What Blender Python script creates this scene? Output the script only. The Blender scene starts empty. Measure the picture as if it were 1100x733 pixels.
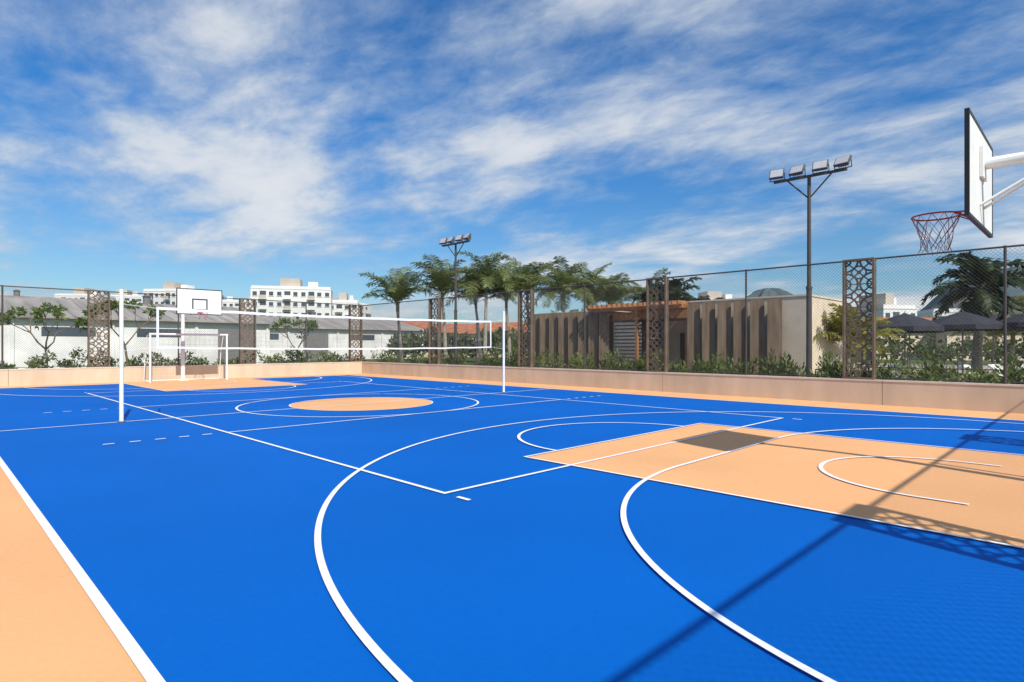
import bpy, math, random
import numpy as np
from mathutils import Vector, Matrix
random.seed(7)
S=bpy.context.scene
# ---------------------------------------------------------------- materials
def newmat(name):
    m=bpy.data.materials.new(name); m.use_nodes=True
    nt=m.node_tree; b=nt.nodes['Principled BSDF']; return m,nt,b
def mat(name,col,rough=.6,var=.12,scale=3.0,metal=0,spec=.3,bump=0,bscale=60,detail=3,var2=0,scale2=.3,stretch=None):
    m,nt,b=newmat(name); N=nt.nodes; L=nt.links
    tc=N.new('ShaderNodeTexCoord')
    n=N.new('ShaderNodeTexNoise'); n.inputs['Scale'].default_value=scale; n.inputs['Detail'].default_value=detail
    src=tc.outputs['Object']
    if stretch:
        mp=N.new('ShaderNodeMapping'); mp.inputs['Scale'].default_value=stretch; L.new(src,mp.inputs['Vector']); L.new(mp.outputs[0],n.inputs['Vector'])
    else: L.new(src,n.inputs['Vector'])
    mr=N.new('ShaderNodeMapRange'); mr.inputs[1].default_value=.3; mr.inputs[2].default_value=.7
    mr.inputs[3].default_value=1-var; mr.inputs[4].default_value=1+var
    L.new(n.outputs['Fac'],mr.inputs[0])
    last=mr.outputs[0]
    if var2:
        n2=N.new('ShaderNodeTexNoise'); n2.inputs['Scale'].default_value=scale2; n2.inputs['Detail'].default_value=3
        L.new(tc.outputs['Object'],n2.inputs['Vector'])
        m2=N.new('ShaderNodeMapRange'); m2.inputs[1].default_value=.3; m2.inputs[2].default_value=.7
        m2.inputs[3].default_value=1-var2; m2.inputs[4].default_value=1+var2
        L.new(n2.outputs['Fac'],m2.inputs[0])
        mm=N.new('ShaderNodeMath'); mm.operation='MULTIPLY'; L.new(last,mm.inputs[0]); L.new(m2.outputs[0],mm.inputs[1]); last=mm.outputs[0]
    vm=N.new('ShaderNodeVectorMath'); vm.operation='SCALE'; vm.inputs[0].default_value=col[:3]
    L.new(last,vm.inputs['Scale']); L.new(vm.outputs[0],b.inputs['Base Color'])
    b.inputs['Roughness'].default_value=rough; b.inputs['Metallic'].default_value=metal
    b.inputs['Specular IOR Level'].default_value=spec
    if bump:
        nb=N.new('ShaderNodeTexNoise'); nb.inputs['Scale'].default_value=bscale; nb.inputs['Detail'].default_value=2
        L.new(tc.outputs['Object'],nb.inputs['Vector'])
        bp=N.new('ShaderNodeBump'); bp.inputs['Strength'].default_value=bump; bp.inputs['Distance'].default_value=.01
        L.new(nb.outputs['Fac'],bp.inputs['Height']); L.new(bp.outputs[0],b.inputs['Normal'])
    return m
def leafmat(name,c1,c2,scale=1.2,trans=.3):
    m,nt,b=newmat(name); N=nt.nodes; L=nt.links
    g=N.new('ShaderNodeNewGeometry'); tc=N.new('ShaderNodeTexCoord')
    n=N.new('ShaderNodeTexNoise'); n.inputs['Scale'].default_value=scale; n.inputs['Detail'].default_value=1; L.new(tc.outputs['Object'],n.inputs['Vector'])
    ad=N.new('ShaderNodeMath'); ad.operation='MULTIPLY_ADD'; ad.inputs[1].default_value=.5
    L.new(g.outputs['Random Per Island'],ad.inputs[0])
    mr=N.new('ShaderNodeMapRange'); mr.inputs[1].default_value=.3; mr.inputs[2].default_value=.7; mr.inputs[3].default_value=0; mr.inputs[4].default_value=.5
    L.new(n.outputs['Fac'],mr.inputs[0]); L.new(mr.outputs[0],ad.inputs[2])
    mx=N.new('ShaderNodeMix'); mx.data_type='RGBA'; L.new(ad.outputs[0],mx.inputs[0])
    mx.inputs[6].default_value=(*c1,1); mx.inputs[7].default_value=(*c2,1)
    L.new(mx.outputs[2],b.inputs['Base Color']); b.inputs['Roughness'].default_value=.5; b.inputs['Specular IOR Level'].default_value=.3
    t=N.new('ShaderNodeBsdfTranslucent'); L.new(mx.outputs[2],t.inputs['Color'])
    ms=N.new('ShaderNodeMixShader'); ms.inputs[0].default_value=trans
    L.new(b.outputs[0],ms.inputs[1]); L.new(t.outputs[0],ms.inputs[2]); L.new(ms.outputs[0],N['Material Output'].inputs['Surface'])
    return m

M_blue=mat('court_blue',(.0004,.110,.465),.68,.04,25,spec=.08,bump=.14,bscale=350,var2=.07,scale2=.35)
M_orange=mat('court_orange',(.78,.41,.19),.68,.04,25,spec=.10,bump=.14,bscale=350,var2=.07,scale2=.4)
M_line=mat('line_white',(.82,.83,.84),.6,.05,30,spec=.15)
M_plaster=mat('wall_plaster',(.60,.475,.35),.85,.08,2.5,spec=.15,bump=.1,bscale=80,var2=.09,scale2=.5,stretch=(1,1,.25))
M_cope=mat('coping_stone',(.64,.55,.44),.8,.08,5,spec=.2)
M_ground=mat('ground_grass',(.07,.10,.035),.95,.3,.4,spec=.1,var2=.3,scale2=.02)
M_pave=mat('paving',(.38,.33,.27),.85,.1,2,spec=.1)
M_fence=mat('fence_steel',(.07,.062,.055),.5,.1,5,spec=.4)
M_wire=mat('fence_wire',(.085,.08,.075),.5,.05,5,spec=.4)
M_corten=mat('perforated_bronze',(.15,.11,.075),.55,.2,4,spec=.35)
M_white=mat('white_paint',(.80,.80,.78),.4,.03,4,spec=.4)
M_board=mat('board_white',(.74,.75,.74),.45,.05,3,spec=.4)
M_black=mat('black_paint',(.02,.02,.022),.5,.1,4,spec=.4)
M_grey=mat('steel_grey',(.22,.21,.2),.5,.1,4,metal=.3)
M_lampbody=mat('lamp_body',(.10,.10,.11),.45,.1,6)
M_glass=mat('lamp_glass',(.45,.45,.48),.12,.05,6,spec=.8)
M_red=mat('rim_red',(.40,.045,.03),.4,.08,6,spec=.4)
M_string=mat('net_string',(.60,.58,.55),.8,.1,20,spec=.1)
M_rednet=mat('net_red',(.34,.10,.09),.8,.3,20,spec=.1)
M_dstring=mat('net_string_dark',(.25,.26,.28),.8,.1,20,spec=.1)
M_fin=mat('fin_brown',(.19,.135,.09),.7,.28,2.5,spec=.2,stretch=(3,3,.4))
M_wood=mat('timber',(.36,.165,.07),.55,.3,6,spec=.3)
M_beige=mat('beige_render',(.66,.56,.43),.85,.06,2,spec=.1,var2=.06,scale2=.6)
M_dark=mat('dark_opening',(.03,.028,.025),.4,.2,3,spec=.4)
M_win=mat('window_glass',(.06,.08,.10),.15,.3,.3,spec=.7)
M_apt=mat('apartment_render',(.72,.71,.69),.8,.05,.3,spec=.1)
M_apt2=mat('apartment_trim',(.48,.42,.35),.8,.08,.3,spec=.1)
M_roofm=mat('sheet_metal_roof',(.32,.29,.26),.6,.22,.5,spec=.3,var2=.14,scale2=.1,stretch=(2.5,.4,.4))
M_wh=mat('warehouse_wall',(.72,.71,.68),.8,.12,.6,spec=.1,var2=.08,scale2=.15)
M_terra=mat('terracotta',(.38,.15,.08),.8,.25,1.2,spec=.1)
M_canvas=mat('parasol_canvas',(.045,.047,.058),.8,.1,4,spec=.1)
M_trunk=mat('palm_trunk',(.32,.29,.24),.9,.3,9,spec=.1)
M_bark=mat('bark',(.20,.16,.12),.9,.3,9,spec=.1)
M_palm=leafmat('palm_leaf',(.10,.135,.045),(.22,.25,.10),trans=.38)
M_palmd=leafmat('palm_leaf_dark',(.02,.035,.016),(.055,.08,.032))
M_palmy=leafmat('palm_leaf_yellow',(.16,.17,.03),(.34,.32,.06),trans=.4)
M_shrub=leafmat('shrub_leaf',(.045,.085,.018),(.16,.215,.045))
M_shruby=leafmat('shrub_leaf_light',(.09,.14,.03),(.26,.30,.08))
M_tree=leafmat('tree_leaf',(.07,.13,.025),(.19,.27,.055),trans=.4)
M_flower=leafmat('flower_petal',(.6,.6,.5),(.8,.8,.75))
M_far=leafmat('distant_leaf',(.05,.075,.03),(.13,.155,.065),scale=.15)
M_hill=mat('hill_rock_hazed',(.085,.115,.125),.95,.4,.008,spec=.0,detail=8)  # bluish grey: distance haze is painted into the hill's base colour
M_soil=mat('soil',(.10,.07,.045),.95,.3,3,spec=.05)

# ---------------------------------------------------------------- mesh builder
class MB:
    def __init__(s): s.v=[]; s.f=[]; s.m=[]; s.mats=[]
    def mi(s,m):
        if m not in s.mats: s.mats.append(m)
        return s.mats.index(m)
    def add(s,vs,fs,m):
        o=len(s.v); s.v+= [tuple(v) for v in vs]; k=s.mi(m)
        for f in fs: s.f.append(tuple(i+o for i in f)); s.m.append(k)
    def box(s,x0,x1,y0,y1,z0,z1,m,rot=0,piv=None):
        vs=[Vector((x,y,z)) for z in(z0,z1) for x,y in((x0,y0),(x1,y0),(x1,y1),(x0,y1))]
        if rot:
            p=Vector(piv) if piv else Vector(((x0+x1)/2,(y0+y1)/2,0)); R=Matrix.Rotation(rot,3,'Z')
            vs=[R@(v-p)+p for v in vs]
        s.add(vs,[(3,2,1,0),(4,5,6,7),(0,1,5,4),(1,2,6,5),(2,3,7,6),(3,0,4,7)],m)
    def cyl(s,p0,p1,r0,r1,m,n=10,caps=True):
        p0=Vector(p0);p1=Vector(p1);d=(p1-p0).normalized()
        a=d.orthogonal().normalized(); b=d.cross(a)
        vs=[];fs=[]
        for p,r in((p0,r0),(p1,r1)):
            for i in range(n):
                t=2*math.pi*i/n; vs.append(p+a*math.cos(t)*r+b*math.sin(t)*r)
        for i in range(n): j=(i+1)%n; fs.append((i,j,n+j,n+i))
        if caps: fs.append(tuple(range(n))[::-1]); fs.append(tuple(range(n,2*n)))
        s.add(vs,fs,m)
    def tube(s,pts,rs,m,n=8):
        pts=[Vector(p) for p in pts]; vs=[];fs=[]; a=None
        for k,p in enumerate(pts):
            d=(pts[min(k+1,len(pts)-1)]-pts[max(k-1,0)]).normalized()
            if a is None: a=d.orthogonal().normalized()
            a=(a-d*a.dot(d)).normalized(); b=d.cross(a); r=rs[k] if hasattr(rs,'__len__') else rs
            for i in range(n):
                t=2*math.pi*i/n; vs.append(p+a*math.cos(t)*r+b*math.sin(t)*r)
        for k in range(len(pts)-1):
            for i in range(n):
                j=(i+1)%n; fs.append((k*n+i,k*n+j,k*n+n+j,k*n+n+i))
        fs.append(tuple(range(n))[::-1]); fs.append(tuple(range((len(pts)-1)*n,len(pts)*n)))
        s.add(vs,fs,m)
    def obj(s,name,loc=(0,0,0),parent=None,smooth=False):
        me=bpy.data.meshes.new(name+'_mesh'); me.from_pydata(s.v,[],s.f)
        for m in s.mats: me.materials.append(m)
        me.polygons.foreach_set('material_index',s.m)
        if smooth: me.polygons.foreach_set('use_smooth',[True]*len(s.f))
        me.update(); o=bpy.data.objects.new(name,me); S.collection.objects.link(o); o.location=loc
        if parent: o.parent=parent
        return o
def inst(name,o,loc,rz=0,sc=1):
    n=bpy.data.objects.new(name,o.data); S.collection.objects.link(n); n.location=loc; n.rotation_euler=(0,0,rz); n.scale=(sc,sc,sc); return n
def empty(name,loc=(0,0,0)):
    e=bpy.data.objects.new(name,None); S.collection.objects.link(e); e.location=loc; e.empty_display_size=.2; return e

# ---------------------------------------------------------------- ground + court
CX=8.2; BY=-.3; FY=27.7; SX0=.72; SX1=15.68; CY=13.7
WX=17.3; WY=29.0; NY=-2.1; LX=-1.6
b=MB(); b.add([(-5000,-5000,-.02),(5000,-5000,-.02),(5000,5000,-.02),(-5000,5000,-.02)],[(0,1,2,3)],M_ground); b.obj('ground')
b=MB(); b.add([(LX,NY,0),(WX,NY,0),(WX,WY,0),(LX,WY,0)],[(0,1,2,3)],M_orange); b.obj('court_surround')
b=MB(); b.add([(SX0,BY,.004),(SX1,BY,.004),(SX1,FY,.004),(SX0,FY,.004)],[(0,1,2,3)],M_blue); b.obj('sports_court')
KW=2.45; FT=5.8
b=MB()
z=.008
b.add([(CX-KW,BY,z),(CX+KW,BY,z),(CX+KW,BY+FT,z),(CX-KW,BY+FT,z)],[(0,1,2,3)],M_orange)
b.add([(CX-KW,FY-FT,z),(CX+KW,FY-FT,z),(CX+KW,FY,z),(CX-KW,FY,z)],[(0,1,2,3)],M_orange)
b.add([(CX+1.8*math.cos(t*math.pi/36),CY+1.8*math.sin(t*math.pi/36),z) for t in range(72)],[tuple(range(72))],M_orange)
b.obj('key_paint')
b=MB(); W=.05
def Z(l): return .010+.0012*l
def seg(x0,y0,x1,y1,l,w=W):
    d=Vector((x1-x0,y1-y0,0)).normalized()*1; n=Vector((-d.y,d.x,0))*w/2; z=Z(l)
    p=Vector((x0,y0,z)); q=Vector((x1,y1,z)); b.add([p-n,q-n,q+n,p+n],[(0,1,2,3)],M_line)
def arc(cx,cy,r,a0,a1,l,w=W,n=64):
    vs=[];fs=[]
    for i in range(n+1):
        t=math.radians(a0+(a1-a0)*i/n)
        for rr in(r-w/2,r+w/2): vs.append((cx+rr*math.cos(t),cy+rr*math.sin(t),Z(l)))
    for i in range(n): fs.append((2*i,2*i+1,2*i+3,2*i+2))
    b.add(vs,fs,M_line)
h=W/2
seg(SX0+h,BY,SX0+h,FY,0,.06); seg(SX1-h,BY,SX1-h,FY,0,.06); seg(SX0,BY+h,SX1,BY+h,1); seg(SX0,FY-h,SX1,FY-h,1)
seg(SX0,CY,SX1,CY,1)
arc(CX,CY,3.0,0,360,2,n=128); arc(CX,CY,1.8,0,360,3,.03,n=96)
VX0,VX1,VY0,VY1=3.76,12.64,4.72,22.68
seg(VX0,VY0-h,VX0,VY1+h,4); seg(VX1,VY0-h,VX1,VY1+h,4); seg(VX0,VY0,VX1,VY0,5); seg(VX0,VY1,VX1,VY1,5)
for y in(CY-3,CY+3):
    seg(VX0,y,VX1,y,5)
    for k in range(5):
        seg(VX0-.25-k*.35,y,VX0-.40-k*.35,y,5); seg(VX1+.25+k*.35,y,VX1+.40+k*.35,y,5)
for x in(VX0,VX1):
    seg(x,VY0-.20,x,VY0-.38,4); seg(x,VY1+.20,x,VY1+.38,4)
for s,y0 in((1,BY),(-1,FY)):
    hy=y0+s*1.575; R=6.74; xs=6.715; dy=math.sqrt(R*R-xs*xs); a=math.degrees(math.atan2(dy,xs))
    if s>0: arc(CX,hy,R,a,180-a,6,n=160)
    else: arc(CX,hy,R,180+a,360-a,6,n=160)
    for q in(-1,1): seg(CX+q*xs,y0,CX+q*xs,hy+s*dy,6)
    seg(CX-KW,y0,CX-KW,y0+s*FT,7,.04); seg(CX+KW,y0,CX+KW,y0+s*FT,7,.04); seg(CX-KW-.02,y0+s*FT,CX+KW+.02,y0+s*FT,8,.04)
    if s>0: arc(CX,y0+FT,1.8,0,180,9); arc(CX,hy,1.25,0,180,9)
    else: arc(CX,y0-FT,1.8,180,360,9); arc(CX,hy,1.25,180,360,9)
    for q in(-1,1): seg(CX+q*1.25,hy,CX+q*1.25,hy-s*.375,9)
    r=4.03
    if s>0: arc(CX-1.5,y0,r,90,180,10); arc(CX+1.5,y0,r,0,90,10)
    else: arc(CX-1.5,y0,r,180,270,10); arc(CX+1.5,y0,r,270,360,10)
    seg(CX-1.5,y0+s*r,CX+1.5,y0+s*r,10)
b.obj('court_markings')

# ---------------------------------------------------------------- low walls
WH=.64
def wall(name,x0,x1,y0,y1):
    b=MB(); L_=max(x1-x0,y1-y0); n=max(1,int(L_/6)); g=.006
    for k in range(n):
        if x1-x0>y1-y0:
            a=x0+L_*k/n; c=x0+L_*(k+1)/n; b.box(a+g*(k>0),c-g*(k<n-1),y0,y1,-.1,WH-.04,M_plaster); b.box(a+g*(k>0)-.015*(k==0),c-g*(k<n-1)+.015*(k==n-1),y0-.015,y1+.015,WH-.04,WH,M_cope)
        else:
            a=y0+L_*k/n; c=y0+L_*(k+1)/n; b.box(x0,x1,a+g*(k>0),c-g*(k<n-1),-.1,WH-.04,M_plaster); b.box(x0-.015,x1+.015,a+g*(k>0)-.015*(k==0),c-g*(k<n-1)+.015*(k==n-1),WH-.04,WH,M_cope)
    return b.obj(name)
wall('boundary_wall',WX,WX+.2,NY-.2,WY+.2)
wall('boundary_wall',LX-3.5,WX-.02,WY,WY+.2)
wall('boundary_wall',LX,WX-.02,NY-.2,NY)
# ---------------------------------------------------------------- pillars
FT_=3.78
def pillar_mesh():
    b=MB(); w=.74; H=FT_-WH; d=.2; e=.05
    b.box(-w/2,-w/2+e,-d/2,d/2,0,H,M_corten); b.box(w/2-e,w/2,-d/2,d/2,0,H,M_corten)
    b.box(-w/2+e,w/2-e,-d/2,d/2,H-e,H,M_corten); b.box(-w/2+e,w/2-e,-d/2,d/2,0,e,M_corten)
    T=(w-2*e); rows=5; T2=(H-2*e)/rows
    def ring(u,v,ro,ri,a0,a1,n,y):
        vs=[];fs=[]
        for i in range(n+1):
            t=math.radians(a0+(a1-a0)*i/n)
            for yy in (y,y+.008):
                for r in(ro,ri): vs.append((u+r*math.cos(t),yy,v+r*math.sin(t)*T2/T))
        for i in range(n):
            o=4*i; fs+=[(o,o+1,o+5,o+4),(o+2,o+6,o+7,o+3),(o,o+4,o+6,o+2),(o+1,o+3,o+7,o+5)]
        b.add(vs,fs,M_corten)
    for r in range(rows):
        v=e+T2*(r+.5); y=-.03
        ring(0,v,.30*T,.235*T,0,360,24,y)
        for q in range(4):
            a=math.radians(45+90*q); k=.5*T
            uu=k*(1 if math.cos(a)>0 else -1); vv=v+.5*T2*(1 if math.sin(a)>0 else -1)
            ring(uu,vv,.50*T,.42*T,180+90*q,270+90*q,8,y+.003)
            ring(uu,vv,.24*T,.16*T,180+90*q,270+90*q,6,y+.003)
        ring(0,v,.085*T,.0*T,0,360,8,y+.006)
        for q in range(4):
            a=math.radians(45+90*q); c,s_=math.cos(a),math.sin(a); n_=(-s_*.018,c*.018)
            vs=[]
            for yy in(y+.001,y+.006):
                for rr in(.06*T,.66*T):
                    for sg in(-1,1): vs.append((rr*c+sg*n_[0],yy,v+(rr*s_+sg*n_[1])*T2/T))
            b.add(vs,[(0,1,3,2),(4,6,7,5)],M_corten)
    for r in range(1,rows): b.box(-w/2+e,w/2-e,-.026+.004,-.012,e+T2*r-.012,e+T2*r+.012,M_corten)
    return b
PM=pillar_mesh(); first=PM.obj('perforated_pillar',(WX+.1,4.55,WH),); first.rotation_euler=(0,0,-math.pi/2)
for y in(-1.45-.55,10.55,16.6,22.6): 
    inst('perforated_pillar',first,(WX+.1,y,WH),-math.pi/2)
inst('perforated_pillar',first,(WX-.35,WY+.1,WH),0)
for x in(11.15,5.2,-.75): inst('perforated_pillar',first,(x,WY+.1,WH),0)
for x in(4.9,11.2): inst('perforated_pillar',first,(x,NY-.1,WH),0)
# ---------------------------------------------------------------- chain link fences
def fence(ax,L,posts,name,fixed,off):
    H=FT_-.04-(WH+.04); z0=WH+.04
    def P(u,z,e=0): return (off+u,fixed+e,z) if ax=='x' else (fixed+e,off+u,z)
    root=empty(name,P(0,0)); 
    b=MB(); p=.085; r=.0024
    k=-H
    while k<L:
        for dr in(1,-1):
            t0=max(0,-k); t1=min(H,L-k)
            if t1-t0>.01:
                if dr==1: a=P(k+t0,z0+t0,.003); c=P(k+t1,z0+t1,.003)
                else: a=P(k+t0,z0+H-t0,-.003); c=P(k+t1,z0+H-t1,-.003)
                b.cyl(a,c,r,r,M_wire,3,False)
        k+=p
    o=b.obj('chain_link',parent=None); 
    f=MB()
    f.cyl(P(0,FT_-.03),P(L,FT_-.03),.022,.022,M_fence,8)
    f.cyl(P(0,WH+.05),P(L,WH+.05),.012,.012,M_fence,6)
    for u in posts: f.cyl(P(u,WH),P(u,FT_),.03,.03,M_fence,8)
    o2=f.obj('posts_and_rails')
    for q in(o,o2):
        q.parent=root; q.matrix_parent_inverse=Matrix.Translation(-Vector(P(0,0)))
fence('y',WY-NY+.2,[1.6-NY,7.55-NY,13.6-NY,19.6-NY,25.6-NY],'chain_link_fence',WX+.1,NY)
fence('x',WX+4.3,[8.15+4.2,14.1+4.2,2.2+4.2,-3.5+4.2],'chain_link_fence',WY+.1,-4.2)
fence('x',WX-LX,[.9-LX,8.15-LX,14.1-LX],'chain_link_fence',NY-.1,LX)

# ---------------------------------------------------------------- basketball hoops
def hoop(name,y0,s):
    b=MB(); RZ=2.98
    by=y0+s*1.28
    py=y0-s*.95
    b.cyl((CX,py,0),(CX,py,3.2),.085,.075,M_white,16)
    b.box(CX-.2,CX+.2,py-.2,py+.2,.001,.02,M_white)
    b.tube([(CX,py,3.15),(CX,py+s*.12,3.36),(CX,py+s*.4,3.47),(CX,by-s*.06,3.48)],.062,M_white,14)
    def yb(a,c):
        return (min(by+s*a,by+s*c),max(by+s*a,by+s*c))
    HW=.87
    y_0,y_1=yb(-.06,-.03); b.box(CX-.16,CX+.16,y_0,y_1,3.32,3.64,M_white)
    for q in(-1,1): b.cyl((CX+q*.05,by-s*.75,3.45),(CX+q*.12,by-s*.03,3.02),.016,.016,M_white,8)
    y_0,y_1=yb(-.028,0)
    b.box(CX-HW,CX+HW,y_0,y_1,2.8,3.85,M_board)
    y_0,y_1=yb(-.034,.006)
    e=.028
    b.box(CX-HW-.004,CX+HW+.004,y_0,y_1,3.85-e,3.855,M_black); b.box(CX-HW-.004,CX+HW+.004,y_0,y_1,2.795,2.8+e,M_black)
    for q in(-1,1):
        xa,xb=sorted((CX+q*(HW+.004),CX+q*(HW-e))); b.box(xa,xb,y_0,y_1,2.8+e,3.85-e,M_black)
    y_0,y_1=yb(0,.004)
    b.box(CX-.295,CX+.295,y_0,y_1,3.40,3.45,M_black); b.box(CX-.295,CX+.295,y_0,y_1,2.98,3.03,M_black)
    b.box(CX-.295,CX-.245,y_0,y_1,3.03,3.40,M_black); b.box(CX+.245,CX+.295,y_0,y_1,3.03,3.40,M_black)
    ry=by+s*.385; R=.23
    pts=[(CX+R*math.cos(t*math.pi/16),ry+R*math.sin(t*math.pi/16),RZ) for t in range(33)]
    b.tube(pts,.010,M_red,8)
    y_0,y_1=yb(.005,.02); b.box(CX-.1,CX+.1,y_0,y_1,RZ-.12,RZ+.02,M_red)
    for q in(-1,1): 
        b.cyl((CX+q*.08,by+s*.01,RZ),(CX+q*.12,ry-s*R*.85,RZ),.009,.009,M_red,6)
        b.cyl((CX+q*.08,by+s*.01,RZ-.11),(CX+q*.12,ry-s*R*.85,RZ-.01),.007,.007,M_red,6)
    n=12; rows=[(R,0),(.20,.08),(.165,.17),(.14,.25),(.125,.33),(.13,.40)]
    for i in range(n):
        for dr in(1,-1):
            pp=[]
            for k,(r,dz) in enumerate(rows):
                t=2*math.pi*(i+dr*k*.5)/n; jj=.006*k
                pp.append((CX+r*math.cos(t)+math.sin(3.1*i+k)*jj,ry+r*math.sin(t)+math.cos(2.3*i+k)*jj,RZ-dz+math.sin(1.7*i)*.004*k))
            b.tube(pp,.0042,M_rednet if (i+dr)%3 else M_string,4)
    return b.obj(name)
hoop('basketball_hoop',BY,1); hoop('basketball_hoop',FY,-1)

# ---------------------------------------------------------------- futsal goal (far end)
def goal(name,y,s):
    b=MB()
    for q in(-1,1):
        b.cyl((CX+q*1.5,y,0),(CX+q*1.5,y,2.0),.04,.04,M_white,12)
        b.tube([(CX+q*1.5,y,1.98),(CX+q*1.5,y+s*.45,1.95),(CX+q*1.5,y+s*.75,1.2),(CX+q*1.5,y+s*.95,.03)],.018,M_white,8)
        b.cyl((CX+q*1.5,y,.03),(CX+q*1.5,y+s*.95,.03),.018,.018,M_white,8)
    b.cyl((CX-1.54,y,2.0),(CX+1.54,y,2.0),.04,.04,M_white,12)
    b.cyl((CX-1.5,y+s*.95,.03),(CX+1.5,y+s*.95,.03),.018,.018,M_white,8)
    prof=[(0,2.0),(.45,1.95),(.75,1.2),(.95,.04)]
    for i in range(26):
        x=CX-1.5+3*i/25
        b.tube([(x,y+s*a,c) for a,c in prof],.0022,M_string,3)
    for k in range(19):
        t=k/18*3; i=min(int(t),2); f=t-i; a=prof[i][0]*(1-f)+prof[i+1][0]*f; c=prof[i][1]*(1-f)+prof[i+1][1]*f
        b.cyl((CX-1.5,y+s*a,c),(CX+1.5,y+s*a,c),.0022,.0022,M_string,3,False)
        for q in(-1,1): b.cyl((CX+q*1.5,y,c),(CX+q*1.5,y+s*a,c),.0022,.0022,M_string,3,False)
    b.obj(name)
goal('futsal_goal',FY-.03,1)

# ---------------------------------------------------------------- volleyball net
b=MB(); px0,px1=2.82,13.32; nx0,nx1=3.45,12.75; zt,zb=2.30,1.45
for x in(px0,px1):
    b.cyl((x,CY,0),(x,CY,2.6),.038,.038,M_white,14); b.cyl((x,CY,2.6),(x,CY,2.62),.042,.036,M_white,14)
    b.cyl((x,CY,.012),(x,CY,.03),.08,.075,M_grey,14)
    b.cyl((x-.06,CY,1.1),(x+.06,CY,1.1),.015,.015,M_grey,8)
def sag(u): return -.04*4*u*(1-u)
n=24
for a,c,w in((zt,zt-.055,0),(zb+.04,zb,0)):
    vs=[];fs=[]
    for i in range(n+1):
        u=i/n; x=nx0+(nx1-nx0)*u; s_=sag(u)+.006*math.sin(i*1.9)*(1 if i%n else 0)
        for yy in(-.004,.004):
            for zz in(a,c): vs.append((x,CY+yy,zz+s_))
    for i in range(n):
        o=4*i; fs+=[(o,o+1,o+5,o+4),(o+2,o+6,o+7,o+3),(o,o+4,o+6,o+2),(o+1,o+3,o+7,o+5)]
    b.add(vs,fs,M_white)
for x in(nx0,nx1): b.box(x-.022,x+.022,CY-.006,CY+.006,zb,zt,M_white)
m=93
for i in range(m+1):
    u=i/m; x=nx0+(nx1-nx0)*u; b.cyl((x,CY,zb+sag(u)),(x,CY,zt+sag(u)),.0013,.0013,M_dstring,3,False)
for k in range(1,9):
    zz=zb+(zt-zb)*k/9
    b.tube([(nx0+(nx1-nx0)*i/12,CY,zz+sag(i/12)) for i in range(13)],.0013,M_dstring,3)
for x,nx in((px0,nx0),(px1,nx1)):
    b.cyl((x,CY,2.33),(nx,CY,zt-.03),.005,.005,M_white,5); b.cyl((x,CY,1.40),(nx,CY,zb+.03),.004,.004,M_white,5)
b.obj('volleyball_net')

# ---------------------------------------------------------------- floodlight poles
def flood(name,x,y):
    b=MB(); H=6.42
    b.cyl((0,0,0),(0,0,3.2),.085,.075,M_fence,14); b.cyl((0,0,3.2),(0,0,H+.05),.06,.05,M_fence,14)
    b.cyl((0,0,3.16),(0,0,3.24),.09,.09,M_fence,14); b.cyl((0,0,0),(0,0,.03),.2,.2,M_fence,14)
    b.box(-.035,.035,-1.0,1.0,H,H+.07,M_fence)
    for q in(-1,1): b.cyl((0,0,H-.62),(0,q*.6,H),.022,.022,M_fence,8)
    for li,yy in enumerate((-.9,-.32,.32,.9)):
        R=Matrix.Rotation(math.radians((-8,6,-4,10)[li]),3,'Z')@Matrix.Rotation(math.radians((38,30,35,28)[li]),3,'Y'); c=Vector((-.06,yy,H+.27))
        w=.20; hh=.155
        def pt(a,e,g): return c+R@Vector((a,e,g))
        def hexa(a0,a1,s0,s1,m):
            vs=[pt(a0,i*w*s0,j*hh*s0) for i,j in((-1,-1),(1,-1),(1,1),(-1,1))]+[pt(a1,i*w*s1,j*hh*s1) for i,j in((-1,-1),(1,-1),(1,1),(-1,1))]
            b.add(vs,[(0,1,2,3),(7,6,5,4),(0,4,5,1),(1,5,6,2),(2,6,7,3),(3,7,4,0)],m)
        hexa(-.03,.05,1,1,M_lampbody); hexa(.052,.13,.85,.5,M_lampbody); hexa(-.036,-.031,.88,.88,M_glass)
        for k in range(5):
            vy=-w*.6+k*w*.3; vs=[pt(.05,vy,-hh*.8),pt(.16,vy,-hh*.6),pt(.16,vy,hh*.6),pt(.05,vy,hh*.8)]
            b.add(vs,[(0,1,2,3)],M_lampbody)
        for q in(-1,1): b.cyl((0,yy+q*.215,H+.08),c+Vector((.03,q*.215,0)),.012,.012,M_fence,6)
        b.box(-.02,.02,yy-.225,yy+.225,H+.072,H+.09,M_fence)
    b.obj(name,(x,y,0))
flood('floodlight_pole',18.35,6.1); flood('floodlight_pole',18.35,22.2)

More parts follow.
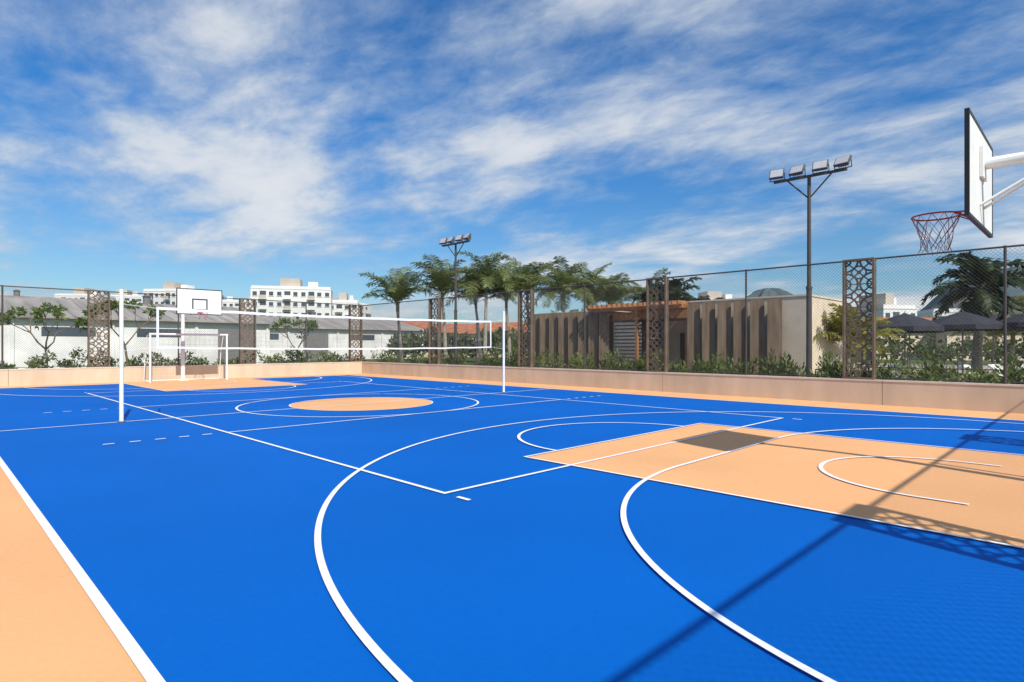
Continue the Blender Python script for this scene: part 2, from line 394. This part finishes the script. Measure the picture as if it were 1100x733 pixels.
# ---------------------------------------------------------------- leaves
def leafcloud(b,centers,n,size,m,rng,asp=.35,up=.3,fl=None):
    for k in range(n):
        c=centers[rng.integers(len(centers))]
        d=rng.normal(size=3); d/=np.linalg.norm(d); r=rng.random()**.45
        p=np.array(c[:3])+d*r*np.array(c[3:6])
        if p[2]<.02: p[2]=.02+rng.random()*.1
        a=d*.7+rng.normal(size=3)*.6; a[2]+=up; a/=np.linalg.norm(a)
        q=np.cross(a,rng.normal(size=3)); q/=np.linalg.norm(q)+1e-9
        s=size*(.6+.8*rng.random()); w=s*asp
        b.add([p,p+a*s*.45+q*w,p+a*s,p+a*s*.5-q*w],[(0,1,2,3)],m if (fl is None or rng.random()>fl[1]) else fl[0])
def palm(name,seed,th,fl,nf,m,loc,lean=.3,tr=.11,rz=0,e0=80,e1=-15,droop=75,wid=.055):
    rng=np.random.default_rng(seed); b=MB()
    az=rng.random()*6.28; pts=[];rs=[]
    for i in range(9):
        t=i/8; pts.append((math.cos(az)*lean*t*t,math.sin(az)*lean*t*t,th*t)); rs.append(tr*(1.25-.55*t)+(.04 if i==0 else 0))
    b.tube(pts,rs,M_trunk,9)
    top=Vector(pts[-1]); 
    b.tube([top,top+Vector((0,0,.35)),top+Vector((0,0,.6))],[tr*.75,tr*.8,tr*.2],m,8)
    top=top+Vector((0,0,.35))
    for f in range(nf):
        a=f*2.39996+rng.random()*.5; u=(f+.5)/nf
        el=math.radians(e0+(e1-e0)*u+rng.normal()*6); L=fl*(.8+.3*rng.random()); dr=math.radians(droop*(.7+.5*rng.random()))
        ns=12; p=top.copy(); rach=[p.copy()]; dirs=[]
        for k in range(ns):
            t=(k+.5)/ns; e=el-dr*t*t*1.0-dr*.25*t
            d=Vector((math.cos(a)*math.cos(e),math.sin(a)*math.cos(e),math.sin(e))); dirs.append(d)
            p=p+d*L/ns; rach.append(p.copy())
        b.tube(rach,[.02*(1-.8*k/ns) for k in range(ns+1)],m,4)
        side=Vector((-math.sin(a),math.cos(a),0))
        nl=34
        for k in range(nl):
            t=.14+.86*k/nl; i=min(int(t*ns),ns-1); fr=t*ns-i; base=rach[i].lerp(rach[i+1],fr); d=dirs[i]; up=side.cross(d)
            if up.z<0: up=-up
            ll=fl*.27*(math.sin(math.pi*min(1,(t*.85+.12)))**.6)*(.85+.3*rng.random())
            for q in(-1,1):
                ld=(side*q*.8+d*.55+up*(.15+.25*rng.normal()*.6)).normalized()
                mid=base+ld*ll*.55; tip=base+ld*ll+Vector((0,0,-.32*ll))
                wv=d*wid*.5
                b.add([base-wv*.5,mid-wv,tip,mid+wv,base+wv*.5],[(0,1,2,3,4)],m)
    o=b.obj(name,loc); o.rotation_euler=(0,0,rz); return o
A=palm('palm_tree',1,3.6,2.9,15,M_palm,(20.9,30.5,0),e0=86,e1=42,droop=66,wid=.07)
B=palm('palm_tree',2,4.1,3.0,17,M_palm,(21.5,26.9,0),e0=86,e1=34,droop=74,wid=.07)
C=palm('palm_tree',3,4.6,2.7,18,M_palm,(23.0,25.2,0),e0=88,e1=10,droop=84,wid=.07)
for k,(o,x,y,sc) in enumerate([(A,26.2,26.4,1.07),(B,29.0,27.3,1.1),(C,29.3,24.6,1.0),(A,30.6,23.2,1.05),(B,33.4,23.4,.95),(C,27.2,22.6,.90),(A,33.5,20.7,.98),(C,36.5,26.5,1.0),(B,24.8,27.6,.94)]):
    inst('palm_tree',o,(x,y,0),k*1.7,sc)
D=palm('palm_tree',4,3.5,2.35,24,M_palmd,(30.5,3.7,0),e0=80,e1=-30,droop=85,tr=.17,wid=.12)
inst('palm_tree',D,(32.2,18.4,0),1,.92); inst('palm_tree',D,(31.5,15.9,0),2.5,.80); inst('palm_tree',D,(34.2,19.8,0),4,1.1); inst('palm_tree',D,(38.5,1.6,0),3,.8)
E=palm('palm_tree',5,1.2,1.9,20,M_palmy,(22.9,6.4,0),lean=.1,e0=85,e1=10,droop=60,tr=.09)
inst('palm_tree',E,(24.5,20.3,0),2,1.15)
inst('palm_tree',E,(37.5,3.2,0),1,1.3)

rng=np.random.default_rng(11)
b=MB(); b.box(WX+.2,20.2,NY,WY+.2,-.01,.35,M_soil); b.obj('planting_bed')
b=MB(); b.box(-14,WX+.19,WY+.21,31.6,-.012,.36,M_soil); b.obj('planting_bed')
for (y0,y1,zt,mm,n) in((-2,5,.98,M_shrub,3400),(5,11,.9,M_shrub,3000),(11,17,.88,M_shruby,2600),(17,23,.95,M_shrub,2300),(23,29,.9,M_shruby,2000)):
    b=MB(); cs=[]
    for _ in range(int((y1-y0)*5)):
        hgt=zt*(.65+.75*rng.random()); cs.append((17.75+rng.random()*1.5,y0+rng.random()*(y1-y0),.35+(hgt-.35)*.5,.24,.24,(hgt-.3)*.62))
    leafcloud(b,cs,n,.17,mm,rng,asp=.16,up=1.1,fl=(M_shruby if mm is M_shrub else M_shrub,.25))
    b.obj('hedge')
for k in range(24):
    x=-6+k*1.02+rng.random()*.4; y=WY+.85+rng.random()*.8; hgt=.85+.5*rng.random()
    b=MB(); cs=[(x+rng.normal()*.25,y+rng.normal()*.2,.4+rng.random()*(hgt-.5),.25,.25,.22) for _ in range(9)]
    leafcloud(b,cs,460,.13,[M_shruby,M_shrub,M_tree][k%3],rng,asp=.28,up=.6,fl=(M_flower,.12))
    b.obj('shrub')
def tree(name,seed,x,y,h,cr,n,m=M_tree,size=.16):
    rng=np.random.default_rng(seed); b=MB(); ends=[]
    t0=Vector((0,0,0)); p1=Vector((rng.normal()*.1,rng.normal()*.1,h*.38))
    b.tube([t0,(t0+p1)/2+Vector((.04,0,0)),p1],[.06,.05,.045],M_bark,8)
    def grow(p,d,L,r,lv):
        q=p+d*L; mid=(p+q)/2+Vector(rng.normal(size=3))*L*.06
        b.tube([p,mid,q],[r,r*.85,r*.65],M_bark,6)
        if lv==0: ends.append(q); return
        for _ in range(3):
            nd=(d+Vector(rng.normal(size=3))*.5+Vector((0,0,.15))).normalized(); grow(q,nd,L*.72,r*.62,lv-1)
    for i in range(3):
        a=i*2.09+rng.random(); grow(p1,Vector((math.cos(a)*.65,math.sin(a)*.65,.9)).normalized(),h*.23,.035,2)
    cs=[(e.x,e.y,e.z,cr,cr,cr*.7) for e in ends]
    leafcloud(b,cs,n,size,m,rng,asp=.3,up=.1)
    b.obj(name,(x,y,0))
tree('frangipani_tree',21,3.6,30.2,3.6,.17,620); tree('frangipani_tree',22,6.5,30.4,4.0,.17,620); tree('frangipani_tree',23,14.2,30.4,3.4,.17,560)

# ---------------------------------------------------------------- pavilion
b=MB()
X0=21.0
b.box(X0,25,7.0,11.3,0,3.18,M_beige); b.box(X0-.03,25.03,6.97,11.33,3.18,3.24,M_beige)
b.box(X0+.3,25,15,19.4,0,3.0,M_beige); b.box(X0+.2,25.1,14.95,19.45,3.0,3.08,M_beige)
for k in range(6):
    y=7.75+k*.6; b.box(X0-.36,X0-.28,y,y+.46,.05,3.12,M_fin,rot=math.radians((18,24,14,22,26,16)[k]))
    b.box(X0-.24,X0-.002,y+.2,y+.24,.3,3.0,M_fence)
for k in range(8):
    y=14.9+k*.57; b.box(X0-.36,X0-.28,y,y+.44,.05,3.02,M_fin,rot=math.radians((20,15,24,18,22,14,25,17)[k]))
    b.box(X0-.24,X0+.3,y+.2,y+.24,.3,2.9,M_fence)
b.box(24.4,24.6,11.33,14.95,0,2.9,M_beige)
b.box(24.36,24.398,12.6,13.6,0,2.1,M_dark)
b.box(X0+.2,24.3,14.6,14.9,0,2.7,M_apt2)
for k in range(12): b.box(X0+.1,24.39,11.45+k*.29,11.52+k*.29,2.72,2.88,M_wood)
b.box(X0,X0+.09,11.34,14.9,2.60,2.92,M_wood); b.box(X0+1.8,X0+1.9,11.35,14.9,2.58,2.718,M_wood)
for k in range(18): b.box(X0-.75,24.8,11.38+k*.25,11.46+k*.25,3.10,3.24,M_wood)
for x in(X0-.5,X0+1.5,X0+3.4): b.box(x,x+.1,11.36,15.8,2.96,3.098,M_wood)
for y in(11.45,13.2): b.box(X0+.1,X0+.22,y,y+.12,0,2.62,M_wood)
b.box(X0-.5,X0-.4,13.35,13.45,0,2.958,M_wood)
for k in range(14): b.box(X0+.02,X0+.06,13.5,14.85,.45+k*.15,.54+k*.15,M_beige)
b.obj('pool_pavilion')
b=MB(); b.box(20.2,60,-30,31.5,-.015,-.004,M_pave); b.obj('pavement')
b=MB()
for z in(.75,1.2): b.cyl((24,6.2,z),(24,-12,z),.02,.02,M_fence,6)
for k in range(14): b.cyl((24,6.2-k*1.4,0),(24,6.2-k*1.4,1.2),.02,.02,M_fence,6)
b.obj('metal_railing')
b=MB(); cs=[(24.6+rng.random()*.8,6-k*.35,.3+.15*rng.random(),.35,.35,.3) for k in range(50)]
leafcloud(b,cs,2600,.2,M_shruby,rng,asp=.3); b.obj('hedge')

def parasol(x,y,w,h):
    b=MB(); b.cyl((0,0,0),(0,0,h),.03,.03,M_grey,8); b.cyl((0,0,0),(0,0,.08),.3,.28,M_grey,16)
    n=8; vs=[(0,0,h+.06)]
    for r,z in((w*.27,h-.22),(w*.5,h-.50),(w*.5,h-.68)):
        for i in range(n):
            t=2*math.pi*(i+.5)/n; vs.append((r*math.cos(t),r*math.sin(t),z))
    fs=[(0,1+i,1+(i+1)%n) for i in range(n)]
    for k in range(2):
        for i in range(n): fs.append((1+k*n+i,1+k*n+n+i,1+k*n+n+(i+1)%n,1+k*n+(i+1)%n))
    b.add(vs,fs,M_canvas); b.cyl((0,0,h+.05),(0,0,h+.14),.02,.01,M_grey,6)
    for i in range(n):
        t=2*math.pi*(i+.5)/n; b.cyl((0,0,h-.6),(w*.45*math.cos(t),w*.45*math.sin(t),h-.46),.01,.01,M_grey,4,False)
    b.obj('parasol',(x,y,0))
for x,y,w,h in((27.6,5.6,2.9,2.75),(28.6,3.9,3.0,2.8),(34.6,3.6,3.3,2.9),(29,1.6,3.1,2.85),(38,7.5,3.2,2.9)): parasol(x,y,w,h)
for k in range(5):
    b=MB(); b.box(-.3,.3,-.95,.4,.26,.32,M_white); 
    b.add([(-.3,.4,.26),(.3,.4,.26),(.3,.4,.32),(-.3,.4,.32),(-.3,.95,.62),(.3,.95,.62),(.3,.93,.68),(-.3,.93,.68)],[(0,1,5,4),(3,7,6,2),(0,4,7,3),(1,2,6,5),(4,5,6,7)],M_white)
    for q in(-.26,.26):
        for yy in(-.85,.3): b.cyl((q,yy,0),(q,yy,.26),.02,.02,M_grey,6)
    b.obj('sun_lounger',(29+k*1.6,5.5-k*.9,0)).rotation_euler=(0,0,-.6)

# ---------------------------------------------------------------- buildings
def apartment(name,x,y,w,dp,fl,bays,rz=0,fh=3.0,base=0,extra=True):
    b=MB(); H=fl*fh+base
    b.box(-w/2,w/2,0,dp,0,H,M_apt)
    b.box(-w/2-.1,w/2+.1,-.1,dp+.1,H,H+.25,M_apt); 
    b.box(-w/2+.2,w/2-.2,.2,dp-.2,H+.25,H+.9,M_apt)
    if extra:
        b.box(-w*.15,w*.1,dp*.2,dp*.8,H+.9,H+3.4,M_apt2); b.box(w*.2,w*.32,dp*.3,dp*.7,H+.9,H+2.6,M_apt)
    bw=w/bays
    for f in range(fl):
        z=base+f*fh
        for k in range(bays):
            xx=-w/2+bw*(k+.5)
            if k%3==1:
                b.box(xx-bw*.45,xx+bw*.45,-1.2,-.004,z+.02,z+.2,M_apt)
                b.box(xx-bw*.45,xx+bw*.45,-1.2,-1.1,z+.2,z+1.15,M_apt if (f+k)%2 else M_apt2)
                b.box(xx-bw*.38,xx+bw*.38,-.06,-.004,z+.22,z+2.4,M_win)
            else:
                b.box(xx-bw*.26,xx+bw*.26,-.05,-.004,z+1.1,z+2.2,M_win)
                b.box(xx-bw*.34,xx+bw*.34,-.12,-.004,z+.86,z+.98,M_apt2)
        for q in(-1,1):
            for yy in(.25,.6):
                xa,xb=sorted((q*(w/2+.004),q*(w/2+.06))); b.box(xa,xb,dp*yy-.8,dp*yy+.8,z+1,z+2.25,M_win)
    o=b.obj(name,(x,y,0)); o.rotation_euler=(0,0,rz); return o
def P(px_l,d):
    l=px_l*d; return .7071*(d+l),.7071*(d-l)
yaw=-math.radians(45)
for nm,r,d,w,fl,bays,rot in(('apartment_building',-.372,172,22,6,10,.25),('apartment_building',-.285,185,9,5,4,.2),('apartment_building',-.585,210,17,7,8,-.1),
      ('apartment_building',-.735,230,16,7,7,.1),('apartment_building',-.30,280,26,7,9,-.2),('apartment_building',-.50,260,20,7,8,.3),
      ('apartment_building',.655,120,8,3,4,.2),('apartment_building',.80,130,20,3,7,-.3),('apartment_building',.35,180,18,5,7,.1),
      ('apartment_building',-.66,270,18,8,7,.25),('apartment_building',-.44,300,16,8,6,.0)):
    x,y=P(r,d); apartment(nm,x,y,w,12,fl,bays,yaw+rot)
def warehouse(x,y,w,dp,eave,ridge,rz=0):
    b=MB()
    b.box(-w/2,w/2,0,dp,0,eave,M_wh)
    vs=[(-w/2-.3,-.5,eave-.05),(w/2+.3,-.5,eave-.05),(w/2+.3,dp/2,ridge),(-w/2-.3,dp/2,ridge),(w/2+.3,dp+.5,eave-.05),(-w/2-.3,dp+.5,eave-.05)]
    vs+=[(a,c,e+.12) for a,c,e in vs]
    b.add(vs,[(0,3,2,1),(3,5,4,2),(6,7,8,9),(9,8,10,11),(0,1,7,6),(5,11,10,4),(1,2,8,7),(2,4,10,8),(0,6,9,3),(3,9,11,5)],M_roofm)
    for q in(-1,1):
        b.add([(q*w/2,0,eave),(q*w/2,dp,eave),(q*w/2,dp/2,ridge-.02)],[(0,1,2)],M_wh)
    n=int(w/1.0)
    for k in range(n):
        xx=-w/2+w*(k+.5)/n
        b.add([(xx-.03,-.5,eave+.11),(xx+.03,-.5,eave+.11),(xx+.03,dp/2,ridge+.16),(xx-.03,dp/2,ridge+.16)],[(0,1,2,3)],M_roofm)
    n=int(w/5)
    for k in range(n):
        xx=-w/2+w*(k+.5)/n
        if k%3==1: b.box(xx-1.4,xx+1.4,-.05,-.004,0,2.9,M_grey)
        else: b.box(xx-1.5,xx+1.5,-.05,-.004,eave-1.2,eave-.6,M_win)
        b.box(xx+2.4,xx+2.6,-.12,-.004,0,eave-.1,M_wh)
    for k in range(3):
        xx=-w/2+w*(k+.5)/3; b.cyl((xx,dp/2,ridge),(xx,dp/2,ridge+.7),.3,.3,M_grey,10); b.cyl((xx,dp/2,ridge+.7),(xx,dp/2,ridge+.85),.42,.1,M_grey,10)
    o=b.obj('warehouse',(x,y,0)); o.rotation_euler=(0,0,rz)
warehouse(-1,50,44,15,3.4,5.0); warehouse(33,60,22,14,3.4,4.8,-.05); warehouse(-12,80,60,18,4.5,7.2)
def house(x,y,w,dp,h,r,rz):
    b=MB(); b.box(-w/2,w/2,0,dp,0,h,M_beige)
    e=.5; vs=[(-w/2-e,-e,h),(w/2+e,-e,h),(w/2+e,dp+e,h),(-w/2-e,dp+e,h),(-w/2+dp*.35,dp/2,h+r),(w/2-dp*.35,dp/2,h+r)]
    vs=[(a,c,z+.003) for a,c,z in vs]
    b.add(vs,[(0,1,5,4),(1,2,5),(2,3,4,5),(3,0,4),(3,2,1,0)],M_terra)
    for k in range(3):
        xx=-w/2+w*(k+.5)/3; b.box(xx-.6,xx+.6,-.05,-.004,.9,2.2,M_win); b.box(xx-.7,xx+.7,-.09,-.004,.78,.88,M_apt)
    o=b.obj('house',(x,y,0)); o.rotation_euler=(0,0,rz)
for r,d,w in((-.20,75,13),(-.10,85,12),(-.02,80,13),(.08,95,14),(-.26,95,12),(.71,66,13),(.84,62,12),(.60,70,12)):
    x,y=P(r,d); house(x,y,w,9,3.2,1.7,yaw+.2*math.sin(d))
def treemass(name,pts,n,size):
    b=MB(); cs=[]
    for (r,d,h,w) in pts:
        x,y=P(r,d)
        for _ in range(7): cs.append((x+rng.normal()*w*.35,y+rng.normal()*w*.35,h*(.35+.4*rng.random()),w*.28,w*.28,h*.25))
    leafcloud(b,cs,n,size,M_far,rng,asp=.4); b.obj(name)
pts=[(-.9+.028*k,62+10*math.sin(k*2.3),2.2+1.2*abs(math.sin(k*1.7)),4) for k in range(38)]
treemass('tree_line',[p for p in pts if p[0]>-.20],4200,.5)
treemass('tree_line',[(.12+.025*k,57+8*math.sin(k*2.1),2.6+1.2*abs(math.sin(k*1.3)),5) for k in range(20)],5000,.5)
treemass('tree_line',[(-.9+.03*k,118+8*math.sin(k*2.3),4.5+2*abs(math.sin(k*1.9)),6) for k in range(24)],4000,.8)
treemass('tree_line',[(.55+.03*k,95+3*math.sin(k*2.3),4.5+1.8*abs(math.sin(k*1.9)),6) for k in range(16)],3500,.7)
treemass('tree_line',[(.66+.022*k,47+2*math.sin(k*2.3),1.7+.6*abs(math.sin(k*1.9)),2.5) for k in range(16)],2600,.3)
def hill(x,y,R,H,seed):
    rng=np.random.default_rng(seed); b=MB(); nr,na=16,56; vs=[];fs=[]
    ph=rng.random(6)*6.28
    for i in range(nr+1):
        t=i/nr
        for j in range(na):
            a=2*math.pi*j/na; k=1+.16*math.sin(2*a+ph[0])+.10*math.sin(5*a+ph[1])+.05*math.sin(11*a+ph[2])
            z=H*(math.cos(math.pi*t/2)**1.15 if t<1 else 0)*(1+.14*math.sin(3*a+ph[3]+3*t)*t+.07*math.sin(9*a+ph[4])*t+.05*rng.normal()*t)-3*t
            vs.append((R*t*k*math.cos(a),R*t*k*math.sin(a),z))
    for i in range(nr):
        for j in range(na): fs.append((i*na+j,(i+1)*na+j,(i+1)*na+(j+1)%na,i*na+(j+1)%na))
    b.add(vs,fs,M_hill); b.obj('hill',(x,y,0),smooth=True)
for r,d,R,H in((.432,2500,230,245),(.835,1700,330,225),(.95,2000,500,240),(.70,2600,300,150),(.60,2800,400,110)):
    x,y=P(r,d); hill(x,y,R,H,int(d))

# ---------------------------------------------------------------- light
toSun=Vector((-.27,-1.0,1.0)).normalized()
ld=bpy.data.lights.new('sun','SUN'); ld.energy=4.95; ld.angle=math.radians(.5); ld.color=(1,.95,.87)
lo=bpy.data.objects.new('sun',ld); S.collection.objects.link(lo); lo.rotation_euler=(-toSun).to_track_quat('-Z','Y').to_euler(); lo.location=(0,0,30)
w=bpy.data.worlds.new('World'); S.world=w; w.use_nodes=True; nt=w.node_tree; N=nt.nodes; L=nt.links
bg=N['Background']; bg.inputs['Strength'].default_value=.083
sk=N.new('ShaderNodeTexSky'); sk.sky_type='NISHITA'; sk.sun_disc=False; sk.sun_elevation=math.asin(toSun.z); sk.sun_rotation=math.atan2(toSun.x,toSun.y)%(2*math.pi)
sk.dust_density=.6; sk.ozone_density=2.0
tc=N.new('ShaderNodeTexCoord'); sp=N.new('ShaderNodeSeparateXYZ'); L.new(tc.outputs['Generated'],sp.inputs[0])
def math_(op,a,b_=None,c=None):
    n=N.new('ShaderNodeMath'); n.operation=op
    for i,v in enumerate((a,b_,c)):
        if v is None: continue
        if isinstance(v,(int,float)): n.inputs[i].default_value=v
        else: L.new(v,n.inputs[i])
    return n.outputs[0]
def rng_(x,a,b_,c=0,d=1):
    n=N.new('ShaderNodeMapRange'); n.interpolation_type='SMOOTHSTEP'; L.new(x,n.inputs[0])
    for i,vv in enumerate((a,b_,c,d)): n.inputs[1+i].default_value=vv
    return n.outputs[0]
zc=math_('MAXIMUM',sp.outputs['Z'],0.0)
tint=N.new('ShaderNodeMix'); tint.data_type='RGBA'; L.new(rng_(zc,.0,.40),tint.inputs[0]); tint.inputs[6].default_value=(.85,1.12,1.28,1); tint.inputs[7].default_value=(.30,1.02,1.68,1)
ml=N.new('ShaderNodeVectorMath'); ml.operation='MULTIPLY'; L.new(sk.outputs[0],ml.inputs[0]); L.new(tint.outputs[2],ml.inputs[1])
den=math_('ADD',zc,.16)
u=math_('DIVIDE',sp.outputs['X'],den); v=math_('DIVIDE',sp.outputs['Y'],den)
cb=N.new('ShaderNodeCombineXYZ'); L.new(u,cb.inputs[0]); L.new(v,cb.inputs[1])
def noise(rot,sx,sy,off,scale,detail,rough,dist):
    mp=N.new('ShaderNodeMapping'); mp.inputs['Rotation'].default_value=(0,0,rot); mp.inputs['Scale'].default_value=(sx,sy,1); mp.inputs['Location'].default_value=off
    L.new(cb.outputs[0],mp.inputs['Vector'])
    n=N.new('ShaderNodeTexNoise'); n.inputs['Scale'].default_value=scale; n.inputs['Detail'].default_value=detail; n.inputs['Roughness'].default_value=rough; n.inputs['Distortion'].default_value=dist
    L.new(mp.outputs[0],n.inputs['Vector']); return n.outputs['Fac']
big=noise(.3,1,.8,(8.6,4.4,0),.75,3,.5,.2)
wis=noise(.5,1,.68,(7.3,2.2,0),1.6,9,.58,.3)
fine=noise(.9,1,.6,(1,5,0),7,6,.62,.25)
comb=math_('ADD',math_('MULTIPLY',big,.50),math_('ADD',math_('MULTIPLY',wis,.36),math_('MULTIPLY',fine,.16)))
mask=rng_(comb,.43,.585)
mask=math_('MULTIPLY',mask,.88)
dens=rng_(comb,.47,.64)
cc=N.new('ShaderNodeMix'); cc.data_type='RGBA'; L.new(dens,cc.inputs[0]); cc.inputs[6].default_value=(5.8,7.0,8.5,1); cc.inputs[7].default_value=(9.9,10.0,10.1,1)
mx=N.new('ShaderNodeMix'); mx.data_type='RGBA'; L.new(mask,mx.inputs[0]); L.new(ml.outputs[0],mx.inputs[6]); L.new(cc.outputs[2],mx.inputs[7])
L.new(mx.outputs[2],bg.inputs['Color'])

# ---------------------------------------------------------------- camera
cd=bpy.data.cameras.new('camera'); cd.sensor_width=36; cd.lens=637/1100*36; cd.shift_y=.005; cd.clip_end=12000; cd.clip_start=.05
co=bpy.data.objects.new('camera',cd); S.collection.objects.link(co); co.location=(0,0,1.5); co.rotation_euler=(math.radians(90),0,math.radians(-45))
S.camera=co
S.view_settings.view_transform='Standard'; S.view_settings.look='None'; S.view_settings.exposure=0
